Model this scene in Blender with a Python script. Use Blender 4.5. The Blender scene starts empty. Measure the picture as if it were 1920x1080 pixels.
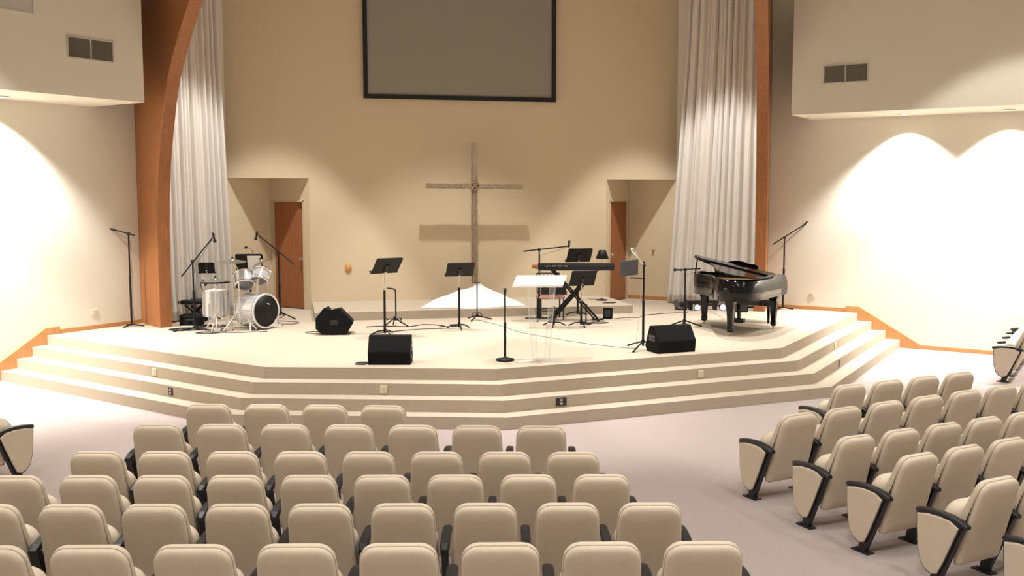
import bpy, bmesh, math, random
from mathutils import Vector, Matrix, Euler
random.seed(7)
SC = bpy.context.scene
COL = SC.collection
PI = math.pi
YAW = 0.214                       # the room axis runs along +Y, the camera looks a little to its right

# ------------------------------------------------------------------ camera
cd = bpy.data.cameras.new('camera'); cam = bpy.data.objects.new('camera', cd); COL.objects.link(cam)
cd.sensor_width = 36; cd.lens = 36 * 1837.6 / 1920; cd.clip_end = 200
cam.location = (-3.17, -19.178, 2.796)
cam.rotation_euler = (PI / 2 - 0.094, 0, -YAW)
SC.camera = cam

# ------------------------------------------------------------------ world, exposure
w = bpy.data.worlds.new('world'); SC.world = w; w.use_nodes = True
w.node_tree.nodes['Background'].inputs[0].default_value = (1, .92, .8, 1)
w.node_tree.nodes['Background'].inputs[1].default_value = 0.05
SC.view_settings.view_transform = 'Standard'; SC.view_settings.look = 'None'
SC.view_settings.gamma = 1; SC.view_settings.use_curve_mapping = False
SC.view_settings.exposure = 0.12

CEIL = 9.0
# lamps of the room: (x, y, z, aim_x, aim_y, watts, cone degrees, blend, radius)
STAGE_SPOTS = [(-3.6, -2.6, 8.9, -3.6, -2.6, 2100, 54, .2, .12),
               (-0.26, -3.0, 8.3, -0.26, -3.0, 1150, 66, .35, .07),
               (3.6, -2.6, 8.9, 3.6, -2.6, 2100, 54, .2, .12),
               (-2.2, -6.6, 8.9, -2.2, -6.0, 2050, 60, .5, .12),
               (2.2, -6.6, 8.9, 2.2, -6.0, 2050, 60, .5, .12),
               (6.27, -7.5, 8.9, 6.27, -7.5, 1050, 70, .12, .1),
               (-6.27, -7.5, 8.9, -6.27, -7.5, 1050, 70, .12, .1)]
HOUSE_SPOTS = [(x, y, 8.9, 760 if y < -16 else (460 if y < -12 else 270)) for x in (-6.5, -2.2, 2.2, 6.5) for y in (-10.2, -13.6, -17.0)]
WALL_T = (4.5, 6.15, 7.8)         # downlights under the bulkheads, metres along the side walls
WARM = (1, .975, .925)

def lamp(name, kind, loc, power, color=WARM, aim=None, **kw):
    l = bpy.data.lights.new(name, kind); l.energy = power; l.color = color
    for k, v in kw.items(): setattr(l, k, v)
    o = bpy.data.objects.new(name, l); COL.objects.link(o); o.location = loc
    if aim is not None:
        d = Vector(aim) - Vector(loc); o.rotation_euler = d.to_track_quat('-Z', 'Y').to_euler()
    return o
for i, (x, y, z, ax, ay, p, a, b, r) in enumerate(STAGE_SPOTS):
    lamp('stage_spot_light', 'SPOT', (x, y, z), p, aim=(ax, ay - .0001, 0), spot_size=math.radians(a), spot_blend=b, shadow_soft_size=r)
for x, y, z, p in HOUSE_SPOTS:
    lamp('house_light', 'SPOT', (x, y, z), p, color=(1, .97, .93), aim=(x, y - .001, 0), spot_size=math.radians(120), spot_blend=.7, shadow_soft_size=.25)
R2 = math.sqrt(.5)
def wall_pt(side, t, off=0.0, z=0.0):
    """point on the side wall: t metres from the back corner, off metres into the room"""
    return Vector((side * (4.47 + t * R2 - off * R2), -t * R2 - off * R2, z))
for side in (-1, 1):
    for t in WALL_T:
        p = wall_pt(side, t, .42, 4.2); q = wall_pt(side, t, .15, 0)
        lamp('wall_washer_light', 'SPOT', p, 1150, color=(1, .98, .945), aim=q, spot_size=math.radians(104), spot_blend=.55, shadow_soft_size=.07)

# ------------------------------------------------------------------ materials
def mat(name, col, rough=.6, metal=0.0, var=0.0, scale=20, bump=0.0, bscale=None, col2=None, alpha=1.0, spec=.5, emit=None, estr=0, coat=0.0, stretch=None):
    m = bpy.data.materials.new(name); m.use_nodes = True
    nt = m.node_tree; b = nt.nodes['Principled BSDF']
    b.inputs['Base Color'].default_value = (*col, 1); b.inputs['Roughness'].default_value = rough
    b.inputs['Metallic'].default_value = metal; b.inputs['Alpha'].default_value = alpha
    b.inputs['Specular IOR Level'].default_value = spec; b.inputs['Coat Weight'].default_value = coat
    tc = nt.nodes.new('ShaderNodeTexCoord'); src = tc.outputs['Object']
    if stretch:
        mp = nt.nodes.new('ShaderNodeMapping'); mp.inputs['Scale'].default_value = stretch
        nt.links.new(src, mp.inputs[0]); src = mp.outputs[0]
    if var or col2:
        n = nt.nodes.new('ShaderNodeTexNoise'); n.inputs['Scale'].default_value = scale; n.inputs['Detail'].default_value = 6
        nt.links.new(src, n.inputs['Vector'])
        r = nt.nodes.new('ShaderNodeValToRGB'); nt.links.new(n.outputs['Fac'], r.inputs[0])
        c2 = col2 or tuple(c * (1 - var) for c in col); c1 = col if col2 else tuple(min(1, c * (1 + var)) for c in col)
        r.color_ramp.elements[0].position = .3; r.color_ramp.elements[1].position = .7
        r.color_ramp.elements[0].color = (*c2, 1); r.color_ramp.elements[1].color = (*c1, 1)
        nt.links.new(r.outputs[0], b.inputs['Base Color'])
    if bump:
        n = nt.nodes.new('ShaderNodeTexNoise'); n.inputs['Scale'].default_value = bscale or scale; n.inputs['Detail'].default_value = 4
        nt.links.new(src, n.inputs['Vector'])
        bp = nt.nodes.new('ShaderNodeBump'); bp.inputs['Strength'].default_value = bump; bp.inputs['Distance'].default_value = .01
        nt.links.new(n.outputs['Fac'], bp.inputs['Height']); nt.links.new(bp.outputs[0], b.inputs['Normal'])
    if emit:
        b.inputs['Emission Color'].default_value = (*emit, 1); b.inputs['Emission Strength'].default_value = estr
    return m
M = dict(
    back_wall=mat('tan_wall_paint', (.68, .57, .405), .85, var=.03, scale=60, bump=.15, bscale=180),
    side_wall=mat('cream_wall_paint', (.73, .69, .60), .85, var=.02, scale=60, bump=.12, bscale=180),
    bulk=mat('bulkhead_paint', (.75, .70, .59), .85, var=.02, scale=60, bump=.12, bscale=180),
    ceiling=mat('ceiling_paint', (.66, .60, .50), .9, var=.03, scale=8),
    carpet=mat('aisle_carpet', (.40, .338, .316), .95, var=.2, scale=105, bump=.6, bscale=260, spec=.1),
    stage=mat('stage_carpet', (.49, .415, .325), .95, var=.07, scale=70, bump=.7, bscale=200, spec=.1),
    wood=mat('honey_wood', (.56, .28, .11), .42, col2=(.47, .22, .08), scale=6, stretch=(6, 6, .6), bump=.05, bscale=20),
    beam=mat('laminated_beam_wood', (.37, .145, .048), .4, col2=(.27, .098, .03), scale=5, stretch=(7, 7, .5), bump=.05, bscale=20),
    door=mat('door_veneer', (.36, .135, .055), .45, col2=(.30, .108, .042), scale=5, stretch=(7, 7, .5)),
    frame=mat('door_frame_paint', (.60, .50, .34), .6, var=.02),
    curtain=mat('white_curtain_cloth', (.74, .70, .66), .9, var=.03, scale=90, bump=.2, bscale=300),
    black=mat('black_metal', (.005, .005, .0055), .5, var=.15, scale=30, spec=.3),
    blackf=mat('black_speaker_carpet', (.006, .006, .007), .9, var=.3, scale=150, bump=.4, bscale=300, spec=.2),
    rubber=mat('black_plastic', (.008, .008, .009), .5, var=.1, scale=30),
    grill=mat('black_grille_cloth', (.02, .02, .02), .8, var=.2, scale=200),
    chrome=mat('chrome', (.82, .82, .84), .14, 1.0, var=.04, scale=20),
    silver=mat('silver_drum_wrap', (.74, .76, .80), .22, .55, var=.08, scale=40),
    cymbal=mat('worn_cymbal_bronze', (.42, .40, .33), .32, .9, var=.12, scale=14),
    head=mat('white_drumhead', (.78, .78, .76), .5, var=.02),
    lacquer=mat('black_piano_lacquer', (.004, .004, .005), .10, var=.05, spec=.3),
    gold=mat('piano_plate_bronze', (.38, .23, .09), .35, .5, var=.1),
    brass=mat('brass', (.75, .55, .22), .3, 1.0, var=.05),
    fabric=mat('tan_seat_fabric', (.63, .54, .425), .92, var=.06, scale=160, bump=.35, bscale=320, spec=.15),
    piping=mat('seat_seam', (.42, .34, .25), .9, var=.05),
    seatblack=mat('seat_black_metal', (.010, .011, .014), .42, var=.1, scale=40),
    pinkf=mat('dusty_pink_seat', (.60, .33, .27), .9, var=.06, scale=90, bump=.3),
    white=mat('white_cloth', (.84, .83, .84), .9, var=.02, scale=40, bump=.2, bscale=60),
    paper=mat('white_paper', (.85, .85, .84), .8, var=.02),
    bark=mat('rough_grey_timber', (.35, .265, .18), .85, col2=(.23, .165, .105), scale=22, bump=.8, bscale=40),
    acryl=mat('clear_acrylic', (.93, .94, .95), .06, var=.01, alpha=.10),
    acryltop=mat('frosted_acrylic', (.92, .90, .88), .25, var=.01, alpha=.34),
    screen=mat('projection_screen_grey', (.30, .285, .245), .8, var=.02, scale=50),
    screenb=mat('screen_black_border', (.006, .007, .008), .7, var=.1),
    vent=mat('vent_grey_metal', (.20, .175, .14), .5, var=.06),
    ventlite=mat('pale_panel', (.55, .53, .48), .6, var=.03),
    plate=mat('ivory_plastic', (.72, .64, .46), .45, var=.02),
    plated=mat('dark_socket_plate', (.02, .018, .017), .4, var=.1),
    lens=mat('lit_lamp_lens', (1, .95, .85), .4, emit=(1, .93, .8), estr=6),
    blue=mat('lit_blue_lens', (.7, .75, 1), .4, emit=(.45, .5, 1), estr=9),
    oval=mat('oak_disc', (.62, .33, .12), .5, var=.08),
    grey=mat('grey_plastic', (.10, .10, .11), .5, var=.1),
)

# ------------------------------------------------------------------ mesh builder
class MB:
    def __init__(s): s.v = []; s.f = []; s.sm = []
    def add(s, vs, fs, smooth=False):
        o = len(s.v); s.v += [tuple(v) for v in vs]; s.f += [tuple(i + o for i in f) for f in fs]; s.sm += [smooth] * len(fs); return s
    def box(s, c, d, rot=None):
        c = Vector(c); h = Vector(d) / 2; R = rot.to_matrix() if rot else Matrix.Identity(3)
        vs = [c + R @ Vector((x * h.x, y * h.y, z * h.z)) for x in (-1, 1) for y in (-1, 1) for z in (-1, 1)]
        return s.add(vs, [(0, 1, 3, 2), (4, 6, 7, 5), (0, 4, 5, 1), (2, 3, 7, 6), (0, 2, 6, 4), (1, 5, 7, 3)])
    def loft(s, rings, cap=True, smooth=True, closed=True):
        n = len(rings[0]); vs = [p for r in rings for p in r]; fs = []
        for i in range(len(rings) - 1):
            for j in range(n if closed else n - 1):
                k = (j + 1) % n; fs.append((i * n + j, i * n + k, (i + 1) * n + k, (i + 1) * n + j))
        s.add(vs, fs, smooth)
        if cap:
            s.add(rings[0], [tuple(reversed(range(n)))]); s.add(rings[-1], [tuple(range(n))])
        return s
    def prism(s, pts, a, b):
        """pts: 2-D outline, extruded in z from a to b"""
        return s.loft([[(x, y, a) for x, y in pts], [(x, y, b) for x, y in pts]], smooth=False)
    def plate(s, pts3, n):
        n = Vector(n); return s.loft([[Vector(p) for p in pts3], [Vector(p) + n for p in pts3]], smooth=False)
    def tube(s, pts, r, seg=8, radii=None):
        pts = [Vector(p) for p in pts]; rings = []
        up = None
        for i, p in enumerate(pts):
            a = pts[max(i - 1, 0)]; b = pts[min(i + 1, len(pts) - 1)]; t = (b - a).normalized()
            if up is None:
                up = t.orthogonal().normalized()
            up = (up - t * up.dot(t)); up = up.normalized() if up.length > 1e-5 else t.orthogonal().normalized()
            q = t.cross(up); rr = radii[i] if radii else r
            rings.append([p + (up * math.cos(2 * PI * k / seg) + q * math.sin(2 * PI * k / seg)) * rr for k in range(seg)])
        return s.loft(rings)
    def lathe(s, prof, o=(0, 0, 0), axis=(0, 0, 1), seg=24):
        """prof: (radius, height) along axis"""
        o = Vector(o); a = Vector(axis).normalized(); u = a.orthogonal().normalized(); q = a.cross(u)
        rings = [[o + a * h + (u * math.cos(2 * PI * k / seg) + q * math.sin(2 * PI * k / seg)) * max(r, 1e-4) for k in range(seg)] for r, h in prof]
        return s.loft(rings)
    def build(s, name, m, parent=None, loc=(0, 0, 0), rz=0, bevel=0, bseg=2, flat=False):
        me = bpy.data.meshes.new(name); me.from_pydata(s.v, [], s.f)
        me.polygons.foreach_set('use_smooth', [False] * len(s.f) if flat else s.sm)
        bm = bmesh.new(); bm.from_mesh(me); bmesh.ops.recalc_face_normals(bm, faces=bm.faces); bm.to_mesh(me); bm.free()
        me.materials.append(M[m]); me.update()
        o = bpy.data.objects.new(name, me); COL.objects.link(o)
        o.location = loc; o.rotation_euler = (0, 0, rz)
        if parent: o.parent = parent
        if bevel:
            md = o.modifiers.new('bevel', 'BEVEL'); md.width = bevel; md.segments = bseg; md.limit_method = 'ANGLE'; md.angle_limit = math.radians(40)
        return o
def tag(o, label, cat, group=None):
    o['label'] = label; o['category'] = cat
    if group: o['group'] = group
    return o
def thing(name, label, cat, loc=(0, 0, 0), rz=0, group=None):
    o = bpy.data.objects.new(name, None); COL.objects.link(o); o.location = loc; o.rotation_euler = (0, 0, rz); o.empty_display_size = .1
    return tag(o, label, cat, group)
def struct(o, label, cat):
    o['kind'] = 'structure'; return tag(o, label, cat)
def sempty(name, label, cat, loc=(0, 0, 0), rz=0):
    o = thing(name, label, cat, loc, rz); o['kind'] = 'structure'; return o
def wall_seg(mb, a, b, z0, z1, th):
    """wall slab from a to b (2-D), thickness th to the left of a->b"""
    a = Vector(a); b = Vector(b); d = (b - a).normalized(); n = Vector((-d.y, d.x)) * th
    mb.prism([a, b, b + n, a + n], z0, z1)

# ------------------------------------------------------------------ room shell
OX = 4.47; AP = 10.8               # half a side and inner radius of the octagonal hall
struct(MB().prism([(-OX - .4, .9), (-11.2, -6.1), (-11.2, -15.5), (-4.7, -22), (4.7, -22), (11.2, -15.5), (11.2, -6.1), (OX + .4, .9)], -.2, 0).build('floor', 'carpet'),
       'mauve-beige carpet of the aisles and seating area', 'floor')
struct(MB().prism([(-OX - .4, 1.0), (-11.2, -6.1), (-11.2, -15.5), (-4.7, -22), (4.7, -22), (11.2, -15.5), (11.2, -6.1), (OX + .4, 1.0)], CEIL, CEIL + .2).build('ceiling', 'ceiling'),
       'high plain ceiling over the hall', 'ceiling')
NI, NZ, ND = 2.965, 3.125, .7525   # niche: inner edge, head height, depth
b = MB()
b.box((0, .1, (NZ + CEIL) / 2), (2 * OX, .2, CEIL - NZ))
b.box((0, .1, (.6 + NZ) / 2), (2 * NI, .2, NZ - .6))
struct(b.build('wall_back', 'back_wall'), 'tan back wall of the stage behind the cross', 'wall')
NM = (NI + OX) / 2
for sd, nm in ((-1, 'left'), (1, 'right')):
    b = MB()
    P0, P1, P2 = Vector((sd * NI, 0)), Vector((sd * NM, ND)), Vector((sd * OX, 0))
    # wall with the door: leave the doorway open
    d = (P1 - P0).normalized(); n = Vector((-d.y, d.x)) * .12 * sd
    L = (P1 - P0).length; d0, d1 = L - .06 - .86, L - .06
    def slab(s0, s1, z0, z1):
        q = [P0 + d * s0, P0 + d * s1]; b.prism([q[0], q[1], q[1] + n, q[0] + n], z0, z1)
    slab(0, d0, .6, NZ); slab(d1, L, .6, NZ); slab(d0, d1, 2.7, NZ)
    e = (P2 - P1).normalized(); m_ = Vector((-e.y, e.x)) * .12 * sd
    b.prism([P1 - e * .15, P2, P2 + m_, P1 - e * .15 + m_], .6, NZ)
    b.prism([(sd * (NI - .05), .2), (sd * NM, ND + .25), (sd * (OX + .05), .2)], NZ, NZ + .1)
    struct(b.build('wall_niche_' + nm, 'back_wall'), 'angled tan walls of the %s door niche beside the stage' % nm, 'wall')
    # door
    dr = sempty('door_1' if sd < 0 else 'door_2', 'reddish brown wooden door in the %s niche' % ('left' if sd < 0 else 'right'), 'door', (*(P0 + d * (d0 + d1) / 2 + n * .45), .6), math.atan2(d.y, d.x))
    MB().box((0, 0, 1.04), (.80, .045, 2.06)).build('door_leaf', 'door', dr, bevel=.004)
    f = MB()
    for x in (-.415, .415): f.box((x, 0, 1.05), (.03, .14, 2.10))
    f.box((0, 0, 2.085), (.86, .14, .03)); f.build('door_frame', 'frame', dr)
    hx, fy = -.33, -sd                 # the room side of the left door is its local +y
    MB().lathe([(.0, 0), (.028, 0), (.028, .008), (.012, .012), (.012, .04), (.028, .05), (.03, .062), (.02, .075), (0, .077)], (hx, .022 * fy, .98), (0, fy, 0), 14).build('door_knob', 'chrome', dr)
    for hz in (.25, 1.75):
        MB().tube([(-hx * 1.2, .03 * fy, hz - .05), (-hx * 1.2, .03 * fy, hz + .05)], .008, 8).build('hinge', 'brass', dr)
    # baseboard in the niche
    ib = -m_.normalized() * .02
    struct(MB().prism([P1, P2, P2 + ib, P1 + ib], .6, .68).build('baseboard_niche_' + nm, 'wood'), 'honey wood baseboard in the %s niche' % nm, 'baseboard')
    # side walls of the octagon
    A, B = Vector((sd * OX, 0)), Vector((sd * AP, -(AP - OX)))
    b = MB(); wall_seg(b, A, B, 0, CEIL, .2 * sd)
    struct(b.build('wall_' + nm, 'side_wall'), 'cream %s side wall washed by downlights' % nm, 'wall')
    b = MB(); C_ = Vector((sd * AP, -AP - OX)); wall_seg(b, B, C_, 0, CEIL, .2 * sd)
    struct(b.build('wall_far_' + nm, 'side_wall'), 'cream wall at the far %s of the hall' % nm, 'wall')
    b = MB(); D_ = Vector((sd * OX, -2 * AP)); wall_seg(b, C_, D_, 0, CEIL, .2 * sd)
    struct(b.build('wall_rear_' + nm, 'side_wall'), 'cream rear %s wall behind the seats' % nm, 'wall')
    # bulkhead
    e0, e1 = (5.47, -2.92), (6.42, -1.95); f0, f1 = (9.9, -7.35), (10.8, -6.33)
    struct(MB().prism([(sd * x, y) for x, y in (e0, e1, f1, f0)], 4.232, CEIL).build('trim_%d' % (1 if sd < 0 else 2), 'bulk'),
           'deep cream bulkhead along the upper %s wall' % nm, 'bulkhead')
    # baseboards and stair stringers on the side wall
    def wall_strip(pts, th):
        base = [wall_pt(sd, t, 0, z) for t, z in pts]; nn = Vector((-sd * R2, -R2, 0)) * th
        return MB().plate(base, nn)
    struct(wall_strip([(1.75, .6), (3.5, .6), (3.5, .67), (1.75, .67)], .02).build('baseboard_stage_' + nm, 'wood'), 'honey wood baseboard on the stage at the %s wall' % nm, 'baseboard')
    struct(wall_strip([(3.5, .45), (3.5, .715), (3.74, .715), (4.83, .09), (4.83, 0), (3.6, 0)], .035).build('trim_%d' % (3 if sd < 0 else 4), 'wood', bevel=.006), 'sloping honey wood skirting beside the %s stage steps' % nm, 'trim')
    struct(wall_strip([(4.83, 0), (8.95, 0), (8.95, .075), (4.83, .075)], .02).build('baseboard_' + nm, 'wood'), 'honey wood baseboard along the %s wall by the seats' % nm, 'baseboard')
b = MB(); wall_seg(b, (OX, -2 * AP), (-OX, -2 * AP), 0, CEIL, .2)
struct(b.build('wall_rear', 'side_wall'), 'cream rear wall of the hall', 'wall')

# ------------------------------------------------------------------ stage with steps
V = [(-7.1, -2.63), (-3.64, -6.32), (-.75, -7.10), (3.63, -6.28), (7.1, -2.63)]
def offset_poly(k):
    o = .258 * k; lines = []
    for i in range(4):
        a = Vector(V[i]); c = Vector(V[i + 1]); d = (c - a).normalized(); n = Vector((d.y, -d.x)); lines.append((a + n * o, d))
    def isect(l1, l2):
        (p, d), (q, e) = l1, l2; cr = d.x * e.y - d.y * e.x; t = ((q.x - p.x) * e.y - (q.y - p.y) * e.x) / cr; return p + d * t
    wl = (Vector((-OX, 0)), Vector((-R2, -R2))); wr = (Vector((OX, 0)), Vector((R2, -R2)))
    return [isect(wl, lines[0])] + [isect(lines[i], lines[i + 1]) for i in range(3)] + [isect(lines[3], wr)]
stage = sempty('stage_platform', 'beige carpeted stage with four bowed steps', 'stage')
back = [(OX, 0), (NM, ND), (NI, 0), (-NI, 0), (-NM, ND), (-OX, 0)]
for k in range(4):
    pts = [tuple(p) for p in offset_poly(k)] + back
    MB().prism(pts, .15 * (3 - k), .15 * (4 - k)).build('stage_deck' if k == 0 else 'step', 'stage', stage, bevel=.022, bseg=3)
MB().prism([(-2.93, 0), (-2.93, -1.81), (2.93, -1.81), (2.93, 0)], .6, .75).build('dais', 'stage', stage, bevel=.022, bseg=3)
# sockets on the risers (centre, outward normal)
def socket(pos, n, mat_, label, w=.085, h=.1, name='floor_socket'):
    n = Vector(n).normalized(); rz = math.atan2(n.y, n.x) + PI / 2
    t = thing(name, label, 'socket', pos, rz)
    MB().box((0, -.006, 0), (w, .012, h)).build('cover_plate', mat_, t, bevel=.003)
    for z in (-.022, .022): MB().box((-.0, -.014, z), (.028, .006, .026)).build('outlet', 'ventlite', t)
def on_riser(k, i, x, z):
    p = offset_poly(k); a, c = p[i], p[i + 1]; t = (x - a.x) / (c.x - a.x); d = (c - a).normalized()
    return (x, a.y + (c.y - a.y) * t, z), (d.y, -d.x, 0)
for k, i, x, z, mt, lb in [(1, 0, -5.15, .375, 'plate', 'ivory socket on the left diagonal steps, upper one'),
                           (2, 0, -4.86, .225, 'plated', 'black socket on the left diagonal steps'),
                           (1, 1, -2.17, .375, 'plate', 'ivory socket on the front steps below the middle floor monitor'),
                           (2, 2, 0.0, .225, 'plated', 'black double socket on the front steps, centre'),
                           (1, 2, 2.15, .375, 'plate', 'ivory socket on the front steps below the right floor monitor'),
                           (2, 3, 4.92, .225, 'plated', 'dark socket on the right diagonal steps'),
                           (1, 3, 5.30, .375, 'plate', 'pale socket on the right diagonal steps, upper one')]:
    p, n = on_riser(k, i, x, z)
    socket(p, n, mt, lb, w=.15 if 'double' in lb else .085, h=.1)
for sd in (-1, 1):
    socket(wall_pt(sd, 2.86, 0, .885), (-sd * R2, -R2, 0), 'plate', 'ivory wall socket near the floor of the %s side wall' % ('left' if sd < 0 else 'right'), .115, .085, 'wall_socket')

# ------------------------------------------------------------------ laminated arches
SP = math.radians(29)
front = [(0, .6), (0, 1.6), (.02, 2.3), (.08, 2.85), (.17, 3.35), (.31, 3.82), (.48, 4.3), (.68, 4.7), (.97, 5.08), (1.27, 5.42), (1.58, 5.72), (2.3, 6.25), (3.4, 6.95), (5.0, 7.7), (6.6, 8.35)]
backp = [(-.82, .6), (-.82, 1.6), (-.82, 2.3), (-.82, 2.85), (-.82, 3.35), (-.82, 3.82), (-.82, 4.3), (-.81, 4.75), (-.75, 5.25), (-.55, 5.8), (-.2, 6.3), (.7, 7.05), (2.2, 7.85), (4.2, 8.5), (5.4, 8.92)]
for sd, nm in ((-1, 'left'), (1, 'right')):
    o = Vector((sd * 5.46, -2.11, 0)); d = Vector((-sd * math.sin(SP), -math.cos(SP), 0)); n = Vector((-sd * math.cos(SP), math.sin(SP), 0)) * .215
    rings = []
    for (s, z), (s2, z2) in zip(front, backp):
        f0 = o + d * s + Vector((0, 0, z)); b0 = o + d * s2 + Vector((0, 0, z2)); rings.append([f0, f0 + n, b0 + n, b0])
    mb = MB().loft(rings, smooth=False)
    ar = mb.build('wooden_arch', 'beam', bevel=.012)
    tag(ar, 'tall curved laminated wood arch beside the %s curtain' % nm, 'arch', 'laminated arches')

# ------------------------------------------------------------------ curtains
def curtain(sd, label):
    # hangs parallel to the side wall between the arch and the niche; gathers slightly towards the top
    N = 150; rings = []
    zs = [.63, .8, 1.2, 2.0, 3.0, 4.2, 5.5, 6.8, 7.9]
    rnd = random.Random(3 + sd)
    ph = [rnd.uniform(0, 6.28) for _ in range(6)]
    for z in zs:
        g = (z - .6) / 7.3
        t0 = .02 + .36 * min(1, g * 1.3) if sd > 0 else .24 + .20 * min(1, g * 1.3)
        t1 = 1.85 if sd > 0 else 1.7
        r = []
        for i in range(N + 1):
            u = i / N; t = t0 + (t1 - t0) * u
            uu = u + .02 * math.sin(9 * u + ph[0])
            off = .36 + .05 * math.sin(2 * PI * 9 * uu + 1.5 * math.sin(7 * u + ph[4]) + ph[1]) + .022 * math.sin(2 * PI * 21 * uu + ph[2] + .6 * g) + .02 * math.sin(3 * g + 17 * u + ph[3]) + .05 * (1 - g) * (.15 if z > 1 else .6)
            r.append(wall_pt(sd, t, off, z))
        rings.append(r)
    mb = MB().loft(rings, cap=False, closed=False)
    o = mb.build('stage_curtain', 'curtain')
    md = o.modifiers.new('thickness', 'SOLIDIFY'); md.thickness = .012
    tag(o, label, 'curtain', 'white stage curtains')
curtain(-1, 'floor-length white pleated curtain behind the drum kit')
curtain(1, 'floor-length white pleated curtain behind the grand piano')

# ------------------------------------------------------------------ wall fittings
def face_frame(sd, t_x, z):
    """point on bulkhead face with given |x|"""
    return Vector((sd * t_x, 2.55 - t_x, z))
for sd, nm, x, z in ((-1, 'left', 6.105, 4.93), (1, 'right', 6.125, 4.90)):
    rz = math.atan2(-R2, -sd * R2) + PI / 2
    t = thing('air_vent', 'grey double-grille air vent on the %s bulkhead' % nm, 'vent', face_frame(sd, x, z), rz, 'bulkhead vents')
    f = MB(); W, H = .74, .30
    for zz in (-H / 2, H / 2): f.box((0, -.008, zz), (W + .03, .016, .018))
    for xx in (-W / 2, 0, W / 2): f.box((xx, -.008, 0), (.02, .016, H))
    f.build('vent_frame', 'ventlite', t)
    MB().box((0, -.002, 0), (W, .004, H)).build('vent_backing', 'vent', t)
    g = MB()
    for i in range(40): 
        xx = -W / 2 + W * (i + .5) / 40
        g.box((xx, -.007, 0), (.004, .010, H - .02))
    o = g.build('vent_grille', 'vent', t); o['kind'] = 'stuff'
rz = math.atan2(-R2, R2) + PI / 2
t = thing('wall_panel', 'pale grey rectangular panel high on the left bulkhead', 'panel', face_frame(-1, 7.06, 5.62), rz)
MB().box((0, -.006, 0), (.95, .012, .62)).build('panel_face', 'ventlite', t, bevel=.003)
f = MB()
for zz in (-.32, .32): f.box((0, -.009, zz), (1.0, .018, .022))
for xx in (-.49, .49): f.box((xx, -.009, 0), (.022, .018, .62))
f.build('panel_frame', 'bulk', t)
# recessed lamps
for sd, nm in ((-1, 'left'), (1, 'right')):
    for j, t_ in enumerate(WALL_T):
        t = thing('recessed_downlight', '%s recessed downlight under the %s bulkhead counted from the stage' % (('first', 'second', 'third')[j], nm), 'downlight', wall_pt(sd, t_, .42, 4.232), 0, 'bulkhead downlights')
        MB().lathe([(.10, 0), (.115, -.004), (.115, -.012), (.09, -.014), (.088, -.004), (.088, 0)], seg=20).build('trim_ring', 'ventlite', t)
        MB().lathe([(.0, -.003), (.086, -.003), (.086, -.001), (0, -.001)], seg=20).build('lens', 'lens', t)
for i, (x, y, z, *_r) in enumerate(STAGE_SPOTS + HOUSE_SPOTS):
    t = thing('ceiling_downlight', 'round recessed downlight in the high ceiling', 'downlight', (x, y, CEIL), 0, 'ceiling downlights')
    zz = z - CEIL + .03
    MB().lathe([(.2, 0), (.2, zz), (.185, zz), (.185, 0)], seg=20).build('housing', 'black', t)
# screen
t = thing('projection_screen', 'large grey projection screen with black border above the cross', 'screen', (-.02, -.03, 4.645))
W, H = 3.78, 2.75
MB().box((0, -.02, H / 2), (W - .12, .02, H - .12)).build('screen_surface', 'screen', t)
f = MB()
f.box((0, -.03, .04), (W, .06, .08)); f.box((0, -.03, H - .04), (W, .06, .08))
for xx in (-W / 2 + .04, W / 2 - .04): f.box((xx, -.03, H / 2), (.08, .06, H - .16))
f.build('screen_border', 'screenb', t, bevel=.004)
# cross
t = thing('wooden_cross', 'tall rough timber cross standing before the back wall', 'cross', (.165, -.42, .75))
def rough_beam(a, c, hw, seed, seg=26):
    r_ = random.Random(seed); a = Vector(a); c = Vector(c); d = (c - a).normalized(); u = Vector((0, 1, 0)); q = d.cross(u); rings = []
    for i in range(seg + 1):
        p = a + (c - a) * i / seg; k = [hw * r_.uniform(.9, 1.12) for _ in range(8)]
        sh = [(-1, -.8), (-.8, -1), (.8, -1), (1, -.8), (1, .8), (.8, 1), (-.8, 1), (-1, .8)]
        rings.append([p + u * x * k[j] + q * y * k[j] for j, (x, y) in enumerate(sh)])
    return MB().loft(rings, smooth=False)
rough_beam((0, 0, .36), (0, 0, 3.07), .052, 1).build('upright', 'bark', t)
rough_beam((-.94, -.02, 2.235), (.94, -.02, 2.22), .047, 2).build('crossbar', 'bark', t)
f = MB()
for a_ in (-1, 1): f.tube([(-.07, -.075, 2.23 - .06 * a_), (.07, -.075, 2.23 + .06 * a_)], .016, 8)
for z_ in (-.065, .065): f.tube([(-.07, -.075, 2.23 + z_), (.07, -.075, 2.23 + z_)], .013, 8)
f.build('rope_lashing', 'bark', t)
MB().box((0, 0, .18), (.09, .09, .36)).build('post_base', 'back_wall', t)
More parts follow.
